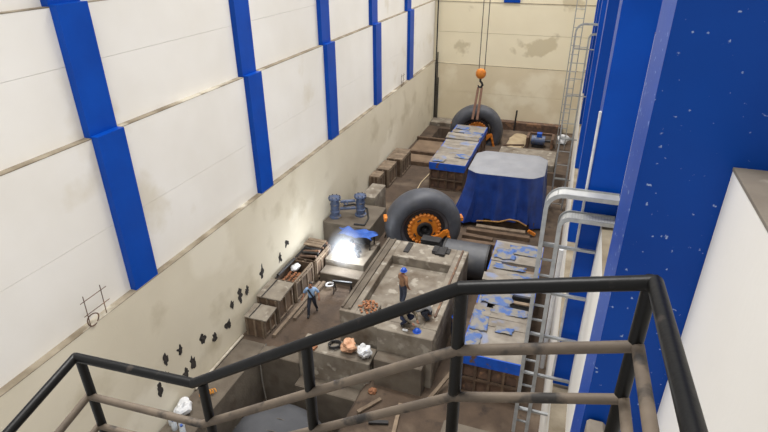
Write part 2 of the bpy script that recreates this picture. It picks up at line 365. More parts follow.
# ------------------------------------------------------------------ big wheels
def wheel(label, loc, rz, R0=2.1):
    t = thing('flywheel', label, 'wheel', loc, rz, None); k = R0/2.1
    prof = [(1.12,-.42),(1.2,-.56),(1.4,-.66),(1.65,-.7),(1.88,-.64),(2.03,-.46),(2.1,-.2),(2.1,.2),(2.03,.46),(1.88,.64),(1.65,.7),(1.4,.66),(1.2,.56),(1.12,.42),(1.12,-.42)]
    MB().lathe([(r*k, y*k) for r, y in prof], 'y', 56).build('tyre', TYRE, t, True)
    MB().lathe([(0,-.36),(.7,-.36),(.95,-.4),(1.13,-.44),(1.13,.4),(0,.4)], 'y', 48).build('wheel_disc', RIM, t, True)
    MB().lathe([(1.28,-.6),(1.33,-.63),(1.38,-.63)], 'y', 48).build('bead_ring', RIM, t, True)
    fl = MB().lathe([(.42,-.36),(.42,-.52),(.62,-.55),(.8,-.52),(.84,-.46),(.84,-.36)], 'y', 44).build('hub_flange', ORNG, t, True)
    cap = MB().lathe([(0,-.11),(.07,-.11),(.1,-.08),(.1,.1)], 'y', 8).mesh('bolt', ORNG, True)
    for i in range(24):
        a = 2*math.pi*i/24; put('bolt', cap, t, (.83*math.cos(a), -.47, .83*math.sin(a)))
    slot = MB()
    for a0 in (50, 110, 200, 250, 320):
        pts = [(.62*math.cos(R(a0+5*j)), -.545, .62*math.sin(R(a0+5*j))) for j in range(5)]
        MB().tube(pts, .045, 6).build('flange_slot', HOLE, t)
    hb = MB().lathe([(.43,-.5),(.43,-.66),(.36,-.68),(.3,-.66),(.3,-.5),(.14,-.46),(.12,-.6),(0,-.6)], 'y', 28).build('hub_bore', DKST, t, True)
    b = MB(); b.prism([(.35,-.35),(.75,-.3),(1.0,-.05),(1.25,.0),(1.35,-.15),(1.05,-.4),(.7,-.75)], 0, .12)
    me = b.mesh('bracket', ORNG); br = put('bracket', me, t, (0,-.66,.0)); br.rotation_euler = (R(90),0,0)
    MB().bar((1.22,-.72,-.1), (1.55,-.8,-1.25), .24, .14).build('bracket_leg', ORNG, t)
    for zz in (-.4, -.75, -1.05): MB().tube([(1.22+.33*(-zz-.1)/1.15,-.95,zz), (1.22+.33*(-zz-.1)/1.15,-.7,zz)], .075, 8).build('bracket_bolt', ORNG, t)
    for a in (8, 165):
        x, z = 2.12*math.cos(R(a)), 2.12*math.sin(R(a))
        MB().box(x-.12, x+.12, -.22, .22, z-.12, z+.14, bev=.03).build('lifting_lug', ORNG, t)
    return t
wheel('huge black rubber-tyred wheel with orange hub beside the concrete foundation', (-6.8, 25.65, 1.8), R(26))
wheel('far black wheel hanging in brown slings under the crane hook', (-7.45, 45.0, 1.05), R(14), 2.25)
dp = thing('drum_pipe', 'dark grey short steel drum lying beside the big near wheel', 'pipe', (-5.15, 24.2, .95))
MB().tube([(0,0,0),(2.25,0,0)], .95, 36, False).build('shell', M('grey_black_steel', (72,73,77), (60,61,65), 2, .5, .12, c3=(98,97,96), c3scale=1, c3lo=.58, c3hi=.75), dp, True)
MB().tube([(2.2,0,0),(2.3,0,0)], .99, 36).build('end_flange', DKST, dp); MB().tube([(-.05,0,0),(.05,0,0)], .99, 36).build('end_flange', DKST, dp)
conc('wheel_chock', 'dark steel chock block under the near wheel bracket', 'chock', (-6.25, -5.25, 23.25, 23.75, -.02, 2.3), mat=DKST)

# ------------------------------------------------------------------ crane ropes, hook and slings
hk = thing('crane_hook', 'orange crane hook block hanging on two steel ropes', 'hook', (-7.35, 44.6, 6.0))
MB().lathe([(0,-.42),(.25,-.36),(.4,-.15),(.42,.1),(.3,.33),(0,.42)], 'z', 20).build('hook_ball', ORNG, hk, True)
MB().tube([(0,0,-.4),(0,0,-.62),(.14,0,-.75),(.2,0,-.92),(.1,0,-1.1),(-.08,0,-1.1),(-.17,0,-.95)], [.09,.09,.09,.1,.09,.08,.04], 8).build('hook', DKST, hk, True)
for x in (-.18, .28): MB().tube([(x,0,.3),(x,0,14)], .035, 6).build('rope', ROPE, hk)
for xa, xb, l in ((-7.47, -7.68, 'left-hand brown lifting sling from the hook to the far wheel'), (-7.19, -7.29, 'right-hand brown lifting sling from the hook to the far wheel')):
    tag(MB().bar((xa, 44.6, 4.9), (xb, 44.1, 2.3), .2, .05, (0,1,0)).build('lifting_sling', SLING), l, 'sling')

# ------------------------------------------------------------------ long covered boxes with torn blue sheeting
def sheet(parent, name, mat, x0, x1, y0, y1, z, seed, amp=.05, n=10, cut=.12):
    b = MB(); V = []
    for j in range(n+1):
        for i in range(n+1):
            u, v = i/n, j/n
            x = x0+(x1-x0)*u; y = y0+(y1-y0)*v
            e = cut*(x1-x0); 
            x += e*noise.noise(Vector((u*2.5, v*3, seed)))*1.6; y += cut*(y1-y0)*noise.noise(Vector((u*3, v*2.5, seed+9)))*1.6
            zz = z+.02+amp*(.5+noise.noise(Vector((x*2.4, y*2.4, seed+3))))
            V.append((x, y, max(z+.006, zz)))
    Fc = [(j*(n+1)+i, j*(n+1)+i+1, (j+1)*(n+1)+i+1, (j+1)*(n+1)+i) for j in range(n) for i in range(n)]
    o = b.add(V, Fc).build(name, mat, parent, True)
    md = o.modifiers.new('thickness', 'SOLIDIFY'); md.thickness = .008
    return o
def covered_box(label, x0, x1, y0, y1, h, seed, holes, sheets, gaps):
    t = thing('covered_crate', label, 'crate', ((x0+x1)/2, y0, 0)); W, Ln = x1-x0, y1-y0; a, c = -W/2, W/2
    r = random.Random(seed)
    # posts and rails of the frame
    for x in (a+.06, c-.06):
        for k in range(6):
            y = .06+(Ln-.12)*k/5; part('frame_post', RUST, t, (x-.06, x+.06, y-.06, y+.06, -.05, h-.1))
    for x in (a+.06, c-.06):
        for z in (.1, h-.45): part('frame_rail', RUST, t, (x-.05, x+.05, .12, Ln-.12, z, z+.12))
    for k in range(5):
        for x, s in ((a+.1, 1), (c-.1, -1)):
            y = .1+(Ln-.2)*k/5; part('side_panel', RUST, t, (x-.02, x+.02, y+.06, y+(Ln-.2)/5-.06, 0, h-.3))
    # front: blue fascia and recessed rusty panels with mullions
    part('fascia', BLUEP, t, (a-.02, c+.02, -.05, .0, h-.52, h-.02)); part('side_fascia', BLUEP, t, (c, c+.05, 0, Ln, h-.42, h-.02)); part('side_fascia', BLUEP, t, (a-.05, a, 0, Ln, h-.42, h-.02))
    for k in range(4):
        x = a+.06+(W-.12)*k/4
        for z0, z1 in ((.05, h*.36), (h*.4, h-.54)):
            part('front_panel', RUST, t, (x+.05, x+(W-.12)/4-.05, .08, .12, z0, z1))
    for k in range(5):
        x = a+.06+(W-.12)*k/4; part('mullion', WOODB, t, (x-.05, x+.05, -.04, .06, -.02, h-.5))
    part('front_rail', WOODB, t, (a, c, -.05, .05, h*.36, h*.4)); part('front_rail', WOODB, t, (a, c, -.05, .05, -.03, .06))
    part('inner_floor', DKST, t, (a+.12, c-.12, .15, Ln-.12, .05, .1))
    # lid boards
    y = 0; k = 0
    while y < Ln-.05:
        wd = min(.58+.1*r.random(), Ln-y)
        hole = any(p <= y+wd/2 <= q for p, q in holes)
        if not hole:
            o = part('lid_board', PALEW, t, (a-.03, c+.03, y+.004, y+wd-.006, h-.1, h-.03+.03*r.random()))
            if any(abs(y-gp) < .4 for gp in gaps): o.rotation_euler = (R(1.2), R(1.5), R(1.5))
        else:
            part('lid_board', PALEW, t, (a-.03, a+W*.3*r.random()+.1, y+.004, y+wd-.006, h-.12, h-.05))
            if r.random() < .8: part('loose_board', WOOD, t, (a+W*.35, c+.02, y+wd*.25, y+wd*.55, h-.2, h-.13))
        y += wd; k += 1
    for i, (u0, u1, v0, v1) in enumerate(sheets):
        sheet(t, 'torn_sheet', TARPF, a+W*u0, a+W*u1, v0, v1, h, seed*7+i, .06, 10, .1)
    return t
covered_box('near long boarded crate with torn blue sheeting, beside the near cable tray', -2.58, -.32, 16.0, 24.95, 2.0, 3, [(3.1, 4.6), (6.55, 7.2)],
    [(.05,.6,3.3,4.3),(.3,.95,2.7,3.3),(0,.3,1.4,2.7),(.45,.75,1.5,1.9),(.1,.75,6.2,6.6),(.4,1.0,5.5,5.9),(.05,.45,7.1,8.1),(.3,.95,7.7,8.6),(0,.25,.3,1.2)], [2.5, 4.8])
covered_box('far long boarded crate with torn blue sheeting in front of the hanging wheel', -8.75, -6.3, 34.4, 43.3, 2.0, 5, [(6.2, 7.0)],
    [(.4,1.0,5.4,7.2),(.05,.45,7.6,8.4),(.6,1.0,1.2,2.0),(.05,.4,.1,.7)], [5.5, 6.0])

# ------------------------------------------------------------------ machine under tarpaulins
tb = thing('covered_machine', 'large machine draped in blue tarpaulin with a grey sheet on top', 'tarpaulin', (-3.1, 31.9, 0))
OC = [(-2.2,-1.4),(-1.6,-1.9),(1.55,-1.75),(2.15,-1.1),(2.15,1.5),(1.6,2.1),(-1.7,2.0),(-2.2,1.4)]
HT = 3.5
def around(u):
    n = len(OC); L = [math.dist(OC[i], OC[(i+1)%n]) for i in range(n)]; s = u*sum(L)
    for i in range(n):
        if s <= L[i]: f = s/L[i]; return Vector(OC[i]).lerp(Vector(OC[(i+1)%n]), f)
        s -= L[i]
    return Vector(OC[0])
NS, NL = 150, 16; b = MB()
for l in range(NL+1):
    v = l/NL
    for i in range(NS):
        u = i/NS; p = around(u); d = p.normalized()
        fold = (math.sin(u*2*math.pi*17+2*noise.noise(Vector((u*9,v,0)))) + .7*math.sin(u*2*math.pi*29+1.3)) * .11*v**.7
        fl = .12*v + (.75*v**2 if p.x < -1.5 and p.y < 0 else .15*v**2) * (1 if p.y < 1 else .3)
        zb = .25+.22*noise.noise(Vector((u*8, 0, 5))) + (.35 if (-.9 < p.x < 1.6 and p.y < -1) else 0)
        z = HT-.06-(HT-.06-zb)*v
        q = p*1.015+d*(fl+fold)
        b.v.append((q.x, q.y, z))
for l in range(NL):
    for i in range(NS):
        j = (i+1) % NS; b.f.append((l*NS+i, (l+1)*NS+i, (l+1)*NS+j, l*NS+j))
sk = b.build('tarpaulin_skirt', TARPB, tb, True)
b = MB(); rings = 6
for k in range(rings+1):
    f = 1-k/rings*.999
    for i in range(64):
        p = around(i/64)*f*1.025
        z = HT+.06*noise.noise(Vector((p.x*1.2, p.y*1.2, 2)))*(1 if k else 0) - (.1 if k == 0 else 0) + .03
        b.v.append((p.x, p.y, z))
for k in range(rings):
    for i in range(64): j = (i+1) % 64; b.f.append((k*64+i, k*64+j, (k+1)*64+j, (k+1)*64+i))
b.build('top_sheet', TARPG, tb, True)
hem = [(-1.35,-2.35,.5),(-.8,-2.42,.62),(0,-2.45,.7),(.6,-2.42,.95),(1.1,-2.38,.9),(1.6,-2.3,.62)]
MB().tube(hem, .045, 6).build('hem_rope', M('ochre_rope', (160,120,66), (130,96,52), 6, .9, .2), tb, True)
part('base_frame', WOODB, tb, (-1.9, 2.0, -1.7, 1.8, -.05, .55))
MB().bar((1.75,-2.45,.4),(2.15,-2.35,.15),.16,.16).build('clamp', ORNG, tb)
# timbers in front of it
for i, (x0, x1, y, z, rz, l) in enumerate(((-4.9,-1.2,28.9,0,.02,'long brown timber lying in front of the blue tarpaulin'), (-5.0,-3.2,28.1,0,-.05,'short brown timber between the wheel and the blue tarpaulin'), (-4.9,-2.9,27.45,0,.04,'brown timber lying behind the dark drum'), (-4.4,-1.5,29.25,.3,.03,'pale plank on top of the timbers below the tarpaulin'))):
    o = MB().box(-(x1-x0)/2, (x1-x0)/2, -.16, .16, 0, .28 if i != 3 else .1, bev=.015).build('timber', WOODB if i != 3 else WOOD); o.location = ((x0+x1)/2, y, z+.0); o.rotation_euler = (0,0,rz); tag(o, l, 'timber')

# ------------------------------------------------------------------ crates
def crate(label, x0, x1, y0, y1, h, style, seed, cat='crate'):
    t = thing('site_crate', label, cat, ((x0+x1)/2, (y0+y1)/2, 0)); W, D = (x1-x0)/2, (y1-y0)/2; th = .05; r = random.Random(seed)
    part('bottom', WOODB, t, (-W, W, -D, D, 0, .08))
    for nm, q in (('side', (W-th, W, -D, D)), ('side', (-W, -W+th, -D, D)), ('end', (-W+th, W-th, -D, -D+th)), ('end', (-W+th, W-th, D-th, D))):
        nb = 4
        p = part(nm+'_panel', WOODB, t, q+(.08, h))
        if nm == 'side':
            s = 1 if q[0] > 0 else -1; xx = q[1] if s > 0 else q[0]; n = max(2, int(D*2/.5))
            for k in range(n+1):
                y = -D+.05+(2*D-.1)*k/n; part('batten', WOOD, p, (min(xx, xx+s*.05), max(xx, xx+s*.05), y-.045, y+.045, .02, h))
            for z in (.12, h-.12): part('rail', WOOD, p, (min(xx, xx+s*.045), max(xx, xx+s*.045), -D+.1, D-.1, z-.05, z+.05))
        else:
            s = 1 if q[2] > 0 else -1; yy = q[3] if s > 0 else q[2]
            for x in (-W+.05, 0, W-.05): part('batten', WOOD, p, (x-.045, x+.045, min(yy, yy+s*.05), max(yy, yy+s*.05), .02, h))
    if style == 'boards':
        n = max(3, int(2*D/.3)); 
        for k in range(n):
            y = -D+2*D*k/n; o = part('lid_board', WOOD, t, (-W-.04, W+.04, y+.008, y+2*D/n-.008, h, h+.04+.02*r.random()))
    elif style == 'slab':
        o = part('lid', CONC, t, (-W-.08, W+.1, -D-.05, D+.05, h, h+.07), bev=.01); o.rotation_euler = (0, R(2), R(3)); o.location.z = .03
        part('strap', DKST, t, (-W*.5, -W*.42, -D-.06, D+.06, h+.13, h+.15))
    elif style == 'open':
        part('rim', DKST, t, (-W-.03, -W+.06, -D, D, h, h+.05)); part('rim', WOOD, t, (W-.06, W+.03, -D, D, h, h+.05))
    return t
crate('low wooden crate with tilted grey lid, nearest in the row along the left wall', -12.3, -11.4, 16.25, 17.2, .95, 'slab', 1)
crate('ribbed wooden crate with a flat grey lid, second in the row by the wall', -12.35, -11.35, 17.42, 18.8, 1.25, 'slab', 2)
crate('open wooden crate holding orange rubble and a white sack', -12.35, -11.3, 19.08, 20.95, 1.2, 'open', 3)
crate('ribbed brown crate heaped with scrap pipes, last in the row by the wall', -12.35, -11.2, 21.15, 22.9, 1.2, 'open', 4)
crate('smallest far wooden crate by the left wall', -12.4, -11.75, 32.2, 33.3, 1.25, 'boards', 5)
crate('middle far wooden crate by the left wall', -12.35, -11.5, 33.5, 35.3, 1.3, 'boards', 6)
crate('largest far wooden crate by the left wall', -12.3, -11.2, 35.6, 37.9, 1.35, 'boards', 7)
for i in range(18):
    c = (-12.1+.24*(i % 3)+.05*rnd.random(), 19.42+.14*(i//3), .985+.05*rnd.random()*(i % 2))
    o = MB().blob((0,0,0), .085, .06, .075, i, .6, 1).build('rubble_lump', BRICKR); o.location = c
    tag(o, 'orange rubble lump in the open crate by the wall', 'rubble', 'orange rubble in the open crate')
tag(part('rubble_board', WOODB, None, (-12.25, -11.4, 19.3, 20.3, .84, .88)), 'brown board under the orange rubble in the open crate', 'board')
tag(MB().blob((-12.0, 20.45, 1.1), .2, .3, .16, 4, .35, 3).build('sack', WHITEP, None, True), 'crumpled white sack in the open crate', 'sack')
for i in range(7):
    y = 21.28+.235*i; x = -12.2+.1*rnd.random()
    o = MB().tube([(x, y, 1.26+.1*(i%2)), (x+.9, y+.04*(rnd.random()-.5), 1.36+.1*rnd.random())], .06+.03*rnd.random(), 8).build('scrap_pipe', DKST if i % 2 else RUST, None, True)
    tag(o, 'scrap pipe length heaped on the last crate by the wall', 'pipe', 'scrap pipes on the last crate')
for i in range(3):
    o = part('plank', WOOD, None, (-12.3, -11.3, 22.0+.26*i, 22.22+.26*i, 1.5, 1.55)); tag(o, 'weathered plank laid across the scrap pipes', 'plank', 'planks across the scrap pipes')
for i, (p, q, l) in enumerate((((-12.28, 19.2, 1.34), (-12.24, 20.85, 1.34), 'black pipe lying along the wall edge of the open crate'),)):
    tag(MB().tube([p, q], .07, 8).build('steel_pipe', DKST), l, 'pipe')
for i, (x0,y0,x1,y1,l) in enumerate(((-11.05,16.4,-10.9,20.9,'long grey timber beam on the dirt along the crates'), (-10.75,17.8,-10.7,21.0,'second grey timber beam beside the crates'))):
    tag(MB().bar((x0,y0,.1), (x1,y1,.12), .16, .16).build('timber_beam', WOOD), l, 'beam')
tag(MB().tube([(-12.42,12.6,.08),(-12.4,16.0,.1)], .06, 8).build('floor_pipe', M('pale_pipe', (190,182,168), (150,140,124), 3, .7, .1), None, True), 'pale pipe lying in the angle of left wall and ledge', 'pipe')

# ------------------------------------------------------------------ people
def skin_mesh(joints, edges, root):
    names = list(joints); idx = {n: i for i, n in enumerate(names)}
    me = bpy.data.meshes.new('tmp'); me.from_pydata([joints[n][0] for n in names], [(idx[a], idx[b]) for a, b in edges], [])
    o = bpy.data.objects.new('tmp', me); COL.objects.link(o)
    o.modifiers.new('s', 'SKIN'); o.modifiers.new('d', 'SUBSURF').levels = 1
    for n in names:
        sv = me.skin_vertices[0].data[idx[n]]; r = joints[n][1]; sv.radius = r if isinstance(r, tuple) else (r, r); sv.use_root = (n == root)
    dg = bpy.context.evaluated_depsgraph_get(); ev = o.evaluated_get(dg).to_mesh()
    V = [v.co.copy() for v in ev.vertices]; Fs = [tuple(p.vertices) for p in ev.polygons]
    o.evaluated_get(dg).to_mesh_clear(); bpy.data.objects.remove(o); bpy.data.meshes.remove(me)
    return V, Fs
def segd(p, a, b):
    d = b-a; t = max(0, min(1, (p-a).dot(d)/max(d.length_squared, 1e-9))); return (p-(a+d*t)).length
def person(label, loc, rz, J, shirt, trousers, helmet=None, hair=True, strap=False, look=(0,-1,0), long_sleeve=False, vest=None):
    t = thing('person', label, 'person', loc, rz)
    Jv = {k: (Vector(p), r) for k, (p, r) in J.items()}
    E_ = [('pelvis','spine'),('spine','chest'),('chest','neck'),('neck','head0')]
    for s in 'lr': E_ += [('chest','sh'+s),('sh'+s,'el'+s),('el'+s,'wr'+s),('wr'+s,'pa'+s),('pelvis','hip'+s),('hip'+s,'kn'+s),('kn'+s,'an'+s),('an'+s,'to'+s)]
    V, Fs = skin_mesh({k: (tuple(p), r) for k, (p, r) in Jv.items()}, E_, 'pelvis')
    P = {k: v[0] for k, v in Jv.items()}
    bones = {'skin': [('neck','head0')]+[('wr'+s,'pa'+s) for s in 'lr'], 'shirt': [('pelvis','spine'),('spine','chest'),('chest','shl'),('chest','shr')]+[('sh'+s,'el'+s) for s in 'lr'], 'trousers': [(a+s,b+s) for s in 'lr' for a,b in (('hip','kn'),('kn','an'))]+[('pelvis','hip'+s) for s in 'lr'], 'bootl': [('anl','tol')], 'bootr': [('anr','tor')]}
    bones['shirt' if long_sleeve else 'skin'] += [('el'+s,'wr'+s) for s in 'lr']
    def owner(c):
        return min(((segd(c, P[a], P[b]) - (.03 if k == 'x' else 0), k) for k, L in bones.items() for a, b in L))[1]
    own = [owner(sum((V[i] for i in f), Vector())/len(f)) for f in Fs]
    body = MB(); body.add(V, Fs)
    # head with nose, ears, eye sockets
    hd = P['head0']+ (P['head0']-P['neck']).normalized()*.09; q = Vector(look).to_track_quat('-Y', 'Z')
    bm = bmesh.new(); bmesh.ops.create_uvsphere(bm, u_segments=16, v_segments=12, radius=1)
    for v in bm.verts:
        c = Vector((v.co.x*.076, v.co.y*.095, v.co.z*.118))
        if c.z < -.03: c.x *= .86; c.y *= .92
        if c.y < -.07 and abs(c.x) < .03 and -.045 < c.z < .015: c.y -= .022
        if c.y < -.05 and .02 < abs(c.x) < .05 and .0 < c.z < .035: c.y += .008
        v.co = hd + q @ c
    bm.verts.index_update(); body.add([v.co for v in bm.verts], [[v.index for v in f.verts] for f in bm.faces]); bm.free()
    for s in (-1, 1): body.blob(hd + q @ Vector((s*.078, .005, -.005)), .014, .022, .032, 1, 0, 1)
    # fingers
    for s in 'lr':
        d = (P['pa'+s]-P['wr'+s]).normalized(); side = d.cross(Vector((0,0,1)) if abs(d.z) < .9 else Vector((0,1,0))).normalized(); cu = side.cross(d)
        for k, L in enumerate((.06, .072, .068, .052)):
            a = P['pa'+s]+side*(k-1.5)*.02; body.tube([a-d*.02, a+d*L*.5, a+d*L*.85-cu*L*.45], [.0095,.009,.007], 6)
        a = P['pa'+s]-d*.04+side*.03; body.tube([a, a+side*.03+d*.02, a+side*.035+d*.055], [.011,.010,.008], 6)
    bo = body.build('body', SKIN, t, True)
    def cloth(name, key, mat, off):
        ids = [f for f, o in zip(Fs, own) if o == key]
        if not ids: return
        used = sorted({i for f in ids for i in f}); mp = {i: k for k, i in enumerate(used)}
        nr = {i: Vector() for i in used}
        for f in Fs:
            n = (V[f[1]]-V[f[0]]).cross(V[f[2]]-V[f[0]])
            for i in f:
                if i in nr: nr[i] += n
        b = MB().add([V[i]+nr[i].normalized()*off for i in used], [[mp[i] for i in f] for f in ids])
        return b.build(name, mat, t, True)
    cloth('shirt', 'shirt', shirt, .014); cloth('trousers', 'trousers', trousers, .018); 
    for s in 'lr': cloth('boot', 'boot'+s, HAIR, .014)
    if helmet:
        b = MB(); b.lathe([(.125,-.01),(.122,.03),(.11,.08),(.07,.12),(0,.135)], 'z', 18); b.lathe([(.12,-.012),(.15,-.018),(.15,-.008),(.12,.0)], 'z', 18)
        h = b.build('helmet', helmet, t, True); h.location = hd+Vector((0,0,.03)); h.rotation_euler = q.to_euler()
    elif hair:
        b = MB(); b.blob((0,.012,.025), .087, .1, .108, 2, .08, 2); h = b.build('hair', HAIR, t, True); h.location = hd + q @ Vector((0,.018,.02)); h.rotation_euler = q.to_euler()
    if strap:
        c = P['chest']; MB().bar(c+Vector((-.13,-.13,.1)), c+Vector((.1,-.14,-.33)), .07, .03, (0,1,0)).build('bag_strap', HAIR, t)
        MB().blob(c+Vector((.02,.17,-.1)), .15, .08, .2, 5, .1, 2).build('bag', HAIR, t, True)
    return t
def pose(**k):
    J = dict(pelvis=((0,0,.95),(.15,.12)), spine=((0,0,1.13),(.14,.105)), chest=((0,0,1.33),(.17,.115)), neck=((0,-.01,1.49),.058), head0=((0,-.02,1.55),.055),
        shl=((-.19,0,1.4),.072), ell=((-.25,.03,1.13),.05), wrl=((-.26,-.06,.89),.034), pal=((-.26,-.09,.81),.036),
        shr=((.19,0,1.4),.072), elr=((.25,.03,1.13),.05), wrr=((.26,-.06,.89),.034), par=((.26,-.09,.81),.036),
        hipl=((-.09,0,.9),.1), knl=((-.1,-.02,.5),.066), anl=((-.1,.02,.09),.045), tol=((-.11,-.15,.045),.045),
        hipr=((.09,0,.9),.1), knr=((.1,-.02,.5),.066), anr=((.1,.02,.09),.045), tor=((.11,-.15,.045),.045))
    for n, p in k.items(): J[n] = (p, J[n][1])
    return J
LBLUE = M('light_blue_shirt', (150,178,212), (128,160,200), 5, .85, .2); NAVY = M('dark_trousers', (38,42,54), (30,33,42), 5, .9, .2)
TANS = M('tan_shirt', (148,112,84), (122,90,68), 4, .9, .2); GREYB = M('slate_trousers', (66,74,92), (54,60,76), 5, .9, .2); HELM = M('blue_helmet', (22,72,170), None, rough=.35, bump=0)
CAMO = M('mottled_shirt', (92,82,66), (62,56,48), 9, .9, .2, c3=(120,108,88), c3scale=12); GREYS = M('grey_shirt', (128,128,128), (108,108,110), 5, .9, .2); NAVYS = M('navy_overalls', (34,44,72), (26,34,58), 5, .9, .2); DKG = M('dark_grey_overalls', (58,58,62), (46,46,50), 5, .9, .2)
person('man in light blue shirt and dark trousers with shoulder bag, walking on the dirt', (-10.2, 18.6, .02), R(20), pose(anl=(-.16,-.3,.09), tol=(-.19,-.46,.05), knl=(-.14,-.22,.5), anr=(.18,.25,.12), tor=(.2,.1,.045), knr=(.13,.03,.5), wrl=(-.38,-.14,.98), pal=(-.42,-.2,.93), ell=(-.34,.03,1.16), elr=(.32,.08,1.15), wrr=(.36,-.08,.95), par=(.36,-.13,.88)), LBLUE, NAVY, strap=True, long_sleeve=False)
person('worker in tan shirt and blue helmet standing in the concrete basin', (-5.6, 18.2, 1.95), R(150), pose(elr=(.3,-.06,1.14), wrr=(.24,-.3,1.1), par=(.2,-.38,1.1), ell=(-.28,.05,1.13), wrl=(-.3,-.05,.92), pal=(-.29,-.1,.86), anl=(-.1,.14,.09), tol=(-.11,-.03,.045)), TANS, GREYB, HELM, long_sleeve=True)
crouch = dict(pelvis=(0,.14,.36), spine=(0,.06,.52), chest=(0,-.08,.68), neck=(0,-.2,.8), head0=(0,-.24,.85), shl=(-.19,-.12,.72), ell=(-.25,-.34,.58), wrl=(-.14,-.52,.46), pal=(-.11,-.58,.42), shr=(.19,-.12,.72), elr=(.25,-.34,.58), wrr=(.14,-.52,.46), par=(.11,-.58,.42),
    hipl=(-.1,.12,.34), knl=(-.2,-.26,.46), anl=(-.16,.06,.09), tol=(-.17,-.1,.045), hipr=(.1,.12,.34), knr=(.2,-.26,.46), anr=(.16,.06,.09), tor=(.17,-.1,.045))
person('worker in mottled shirt crouching at the front of the foundation', (-4.9, 16.3, 2.42), R(60), pose(**crouch), CAMO, NAVYS, hair=True, look=(0,-.9,-.35), long_sleeve=True)
person('worker in grey clothes bending over work on the foundation corner', (-4.2, 16.95, 2.42), R(-70), pose(**crouch), GREYS, NAVY, hair=True, look=(0,-.9,-.35), long_sleeve=True)
person('worker in navy overalls and blue helmet standing beside the foundation', (-3.36, 18.35, .02), R(110), pose(), NAVYS, NAVYS, HELM, long_sleeve=True)
person('welder in dark grey clothes crouching over the bright arc', (-9.55, 22.75, .9), R(-45), pose(**crouch), DKG, DKG, helmet=M('welding_hood', (40,40,44), None, rough=.5, bump=0), look=(0,-.85,-.5), long_sleeve=True)

# ------------------------------------------------------------------ welding arc and blue gear behind it
ar = thing('welding_arc', 'blinding white welding arc with smoke', 'arc', (-9.95, 22.15, 1.25))
em = bpy.data.materials.new('arc_light'); em.use_nodes = True
eb = em.node_tree.nodes['Principled BSDF']; eb.inputs['Emission Color'].default_value = (.92,.96,1,1); eb.inputs['Emission Strength'].default_value = 60
MB().blob((0,0,0), .17, .17, .2, 1, .2, 2).build('spark', em, ar, True)
pl = bpy.data.lights.new('arc_glow', 'POINT'); pl.energy = 260; pl.color = (.85,.92,1); pl.shadow_soft_size = .2
po = bpy.data.objects.new('arc_glow', pl); COL.objects.link(po); po.parent = ar; po.location = (.05,-.35,.35)
sm = bpy.data.materials.new('welding_smoke'); sm.use_nodes = True; NT = sm.node_tree; NT.nodes.remove(NT.nodes['Principled BSDF'])
vsn = NT.nodes.new('ShaderNodeVolumeScatter'); vsn.inputs['Color'].default_value = (.9,.93,1,1)
NT.links.new(vsn.outputs[0], NT.nodes['Material Output'].inputs['Volume'])
tcn = NT.nodes.new('ShaderNodeTexCoord'); mpn = NT.nodes.new('ShaderNodeMapping'); grd = NT.nodes.new('ShaderNodeTexGradient'); grd.gradient_type = 'SPHERICAL'
nzn = NT.nodes.new('ShaderNodeTexNoise'); nzn.inputs['Scale'].default_value = 2.2; mul = NT.nodes.new('ShaderNodeMath'); mul.operation = 'MULTIPLY'; mu2 = NT.nodes.new('ShaderNodeMath'); mu2.operation = 'MULTIPLY'; mu2.inputs[1].default_value = 1.5
mpn.inputs['Location'].default_value = (0,-.1,-.35); mpn.inputs['Scale'].default_value = (.95,.95,.85)
NT.links.new(tcn.outputs['Object'], mpn.inputs[0]); NT.links.new(mpn.outputs[0], grd.inputs[0]); NT.links.new(tcn.outputs['Object'], nzn.inputs['Vector'])
NT.links.new(grd.outputs['Fac'], mul.inputs[0]); NT.links.new(nzn.outputs[0], mul.inputs[1]); NT.links.new(mul.outputs[0], mu2.inputs[0]); NT.links.new(mu2.outputs[0], vsn.inputs['Density'])
MB().blob((0,.1,.4), 1.15, 1.15, 1.25, 6, .1, 3).build('smoke', sm, ar, True)
bt = thing('blue_cover', 'crumpled blue sheet over a frame behind the welding arc', 'tarpaulin', (-10.0, 23.9, .9))
sheet(bt, 'cover_sheet', M('mid_blue_sheet', (44,92,178), (34,74,150), 3, .6, .3), -1.0, 1.0, -.45, .45, .62, 31, .22, 14, .12)
for x in (-.85, .85):
    for y in (-.35, .35): MB().tube([(x,y,0),(x,y,.62)], .04, 6).build('leg', DKST, bt)
part('shelf', DKST, bt, (-.8, .8, -.35, .35, .3, .36))
def pump(label, x, y):
    t = thing('pump_unit', label, 'pump', (x, y, 1.5))
    MB().lathe([(0,0),(.34,0),(.34,.08),(.25,.1),(.25,1.15),(.36,1.17),(.36,1.26),(.2,1.3),(0,1.3)], 'z', 20).build('body', MOTB, t, True)
    for k in range(8):
        a = math.pi*k/4; MB().tube([(.31*math.cos(a),.31*math.sin(a),1.1),(.31*math.cos(a),.31*math.sin(a),1.32)], .03, 6).build('bolt', DKST, t)
    for z in (.35, .8): MB().lathe([(.25,z),(.28,z+.02),(.28,z+.06),(.25,z+.08)], 'z', 20).build('band', MOTB, t)
    return t
pump('slate blue upright pump against the left wall', -12.0, 25.5); pump('slate blue upright pump next to the concrete pier', -10.7, 26.2)
cp = thing('pipe_manifold', 'slate blue pipe manifold joining the two pumps', 'pipe', (-11.35, 25.85, 1.5))
for z in (.5, .95): MB().tube([(-.4,-.2,z),(.4,.2,z)], .09, 10).build('pipe', MOTB, cp)
MB().lathe([(.1,-.04),(.14,-.04),(.14,.04),(.1,.04),(.1,-.04)], 'y', 14, (0,-.25,.95)).build('handwheel', MOTB, cp)
MB().tube([(0,-.25,.95),(0,.0,.95)], .03, 6).build('stem', MOTB, cp)
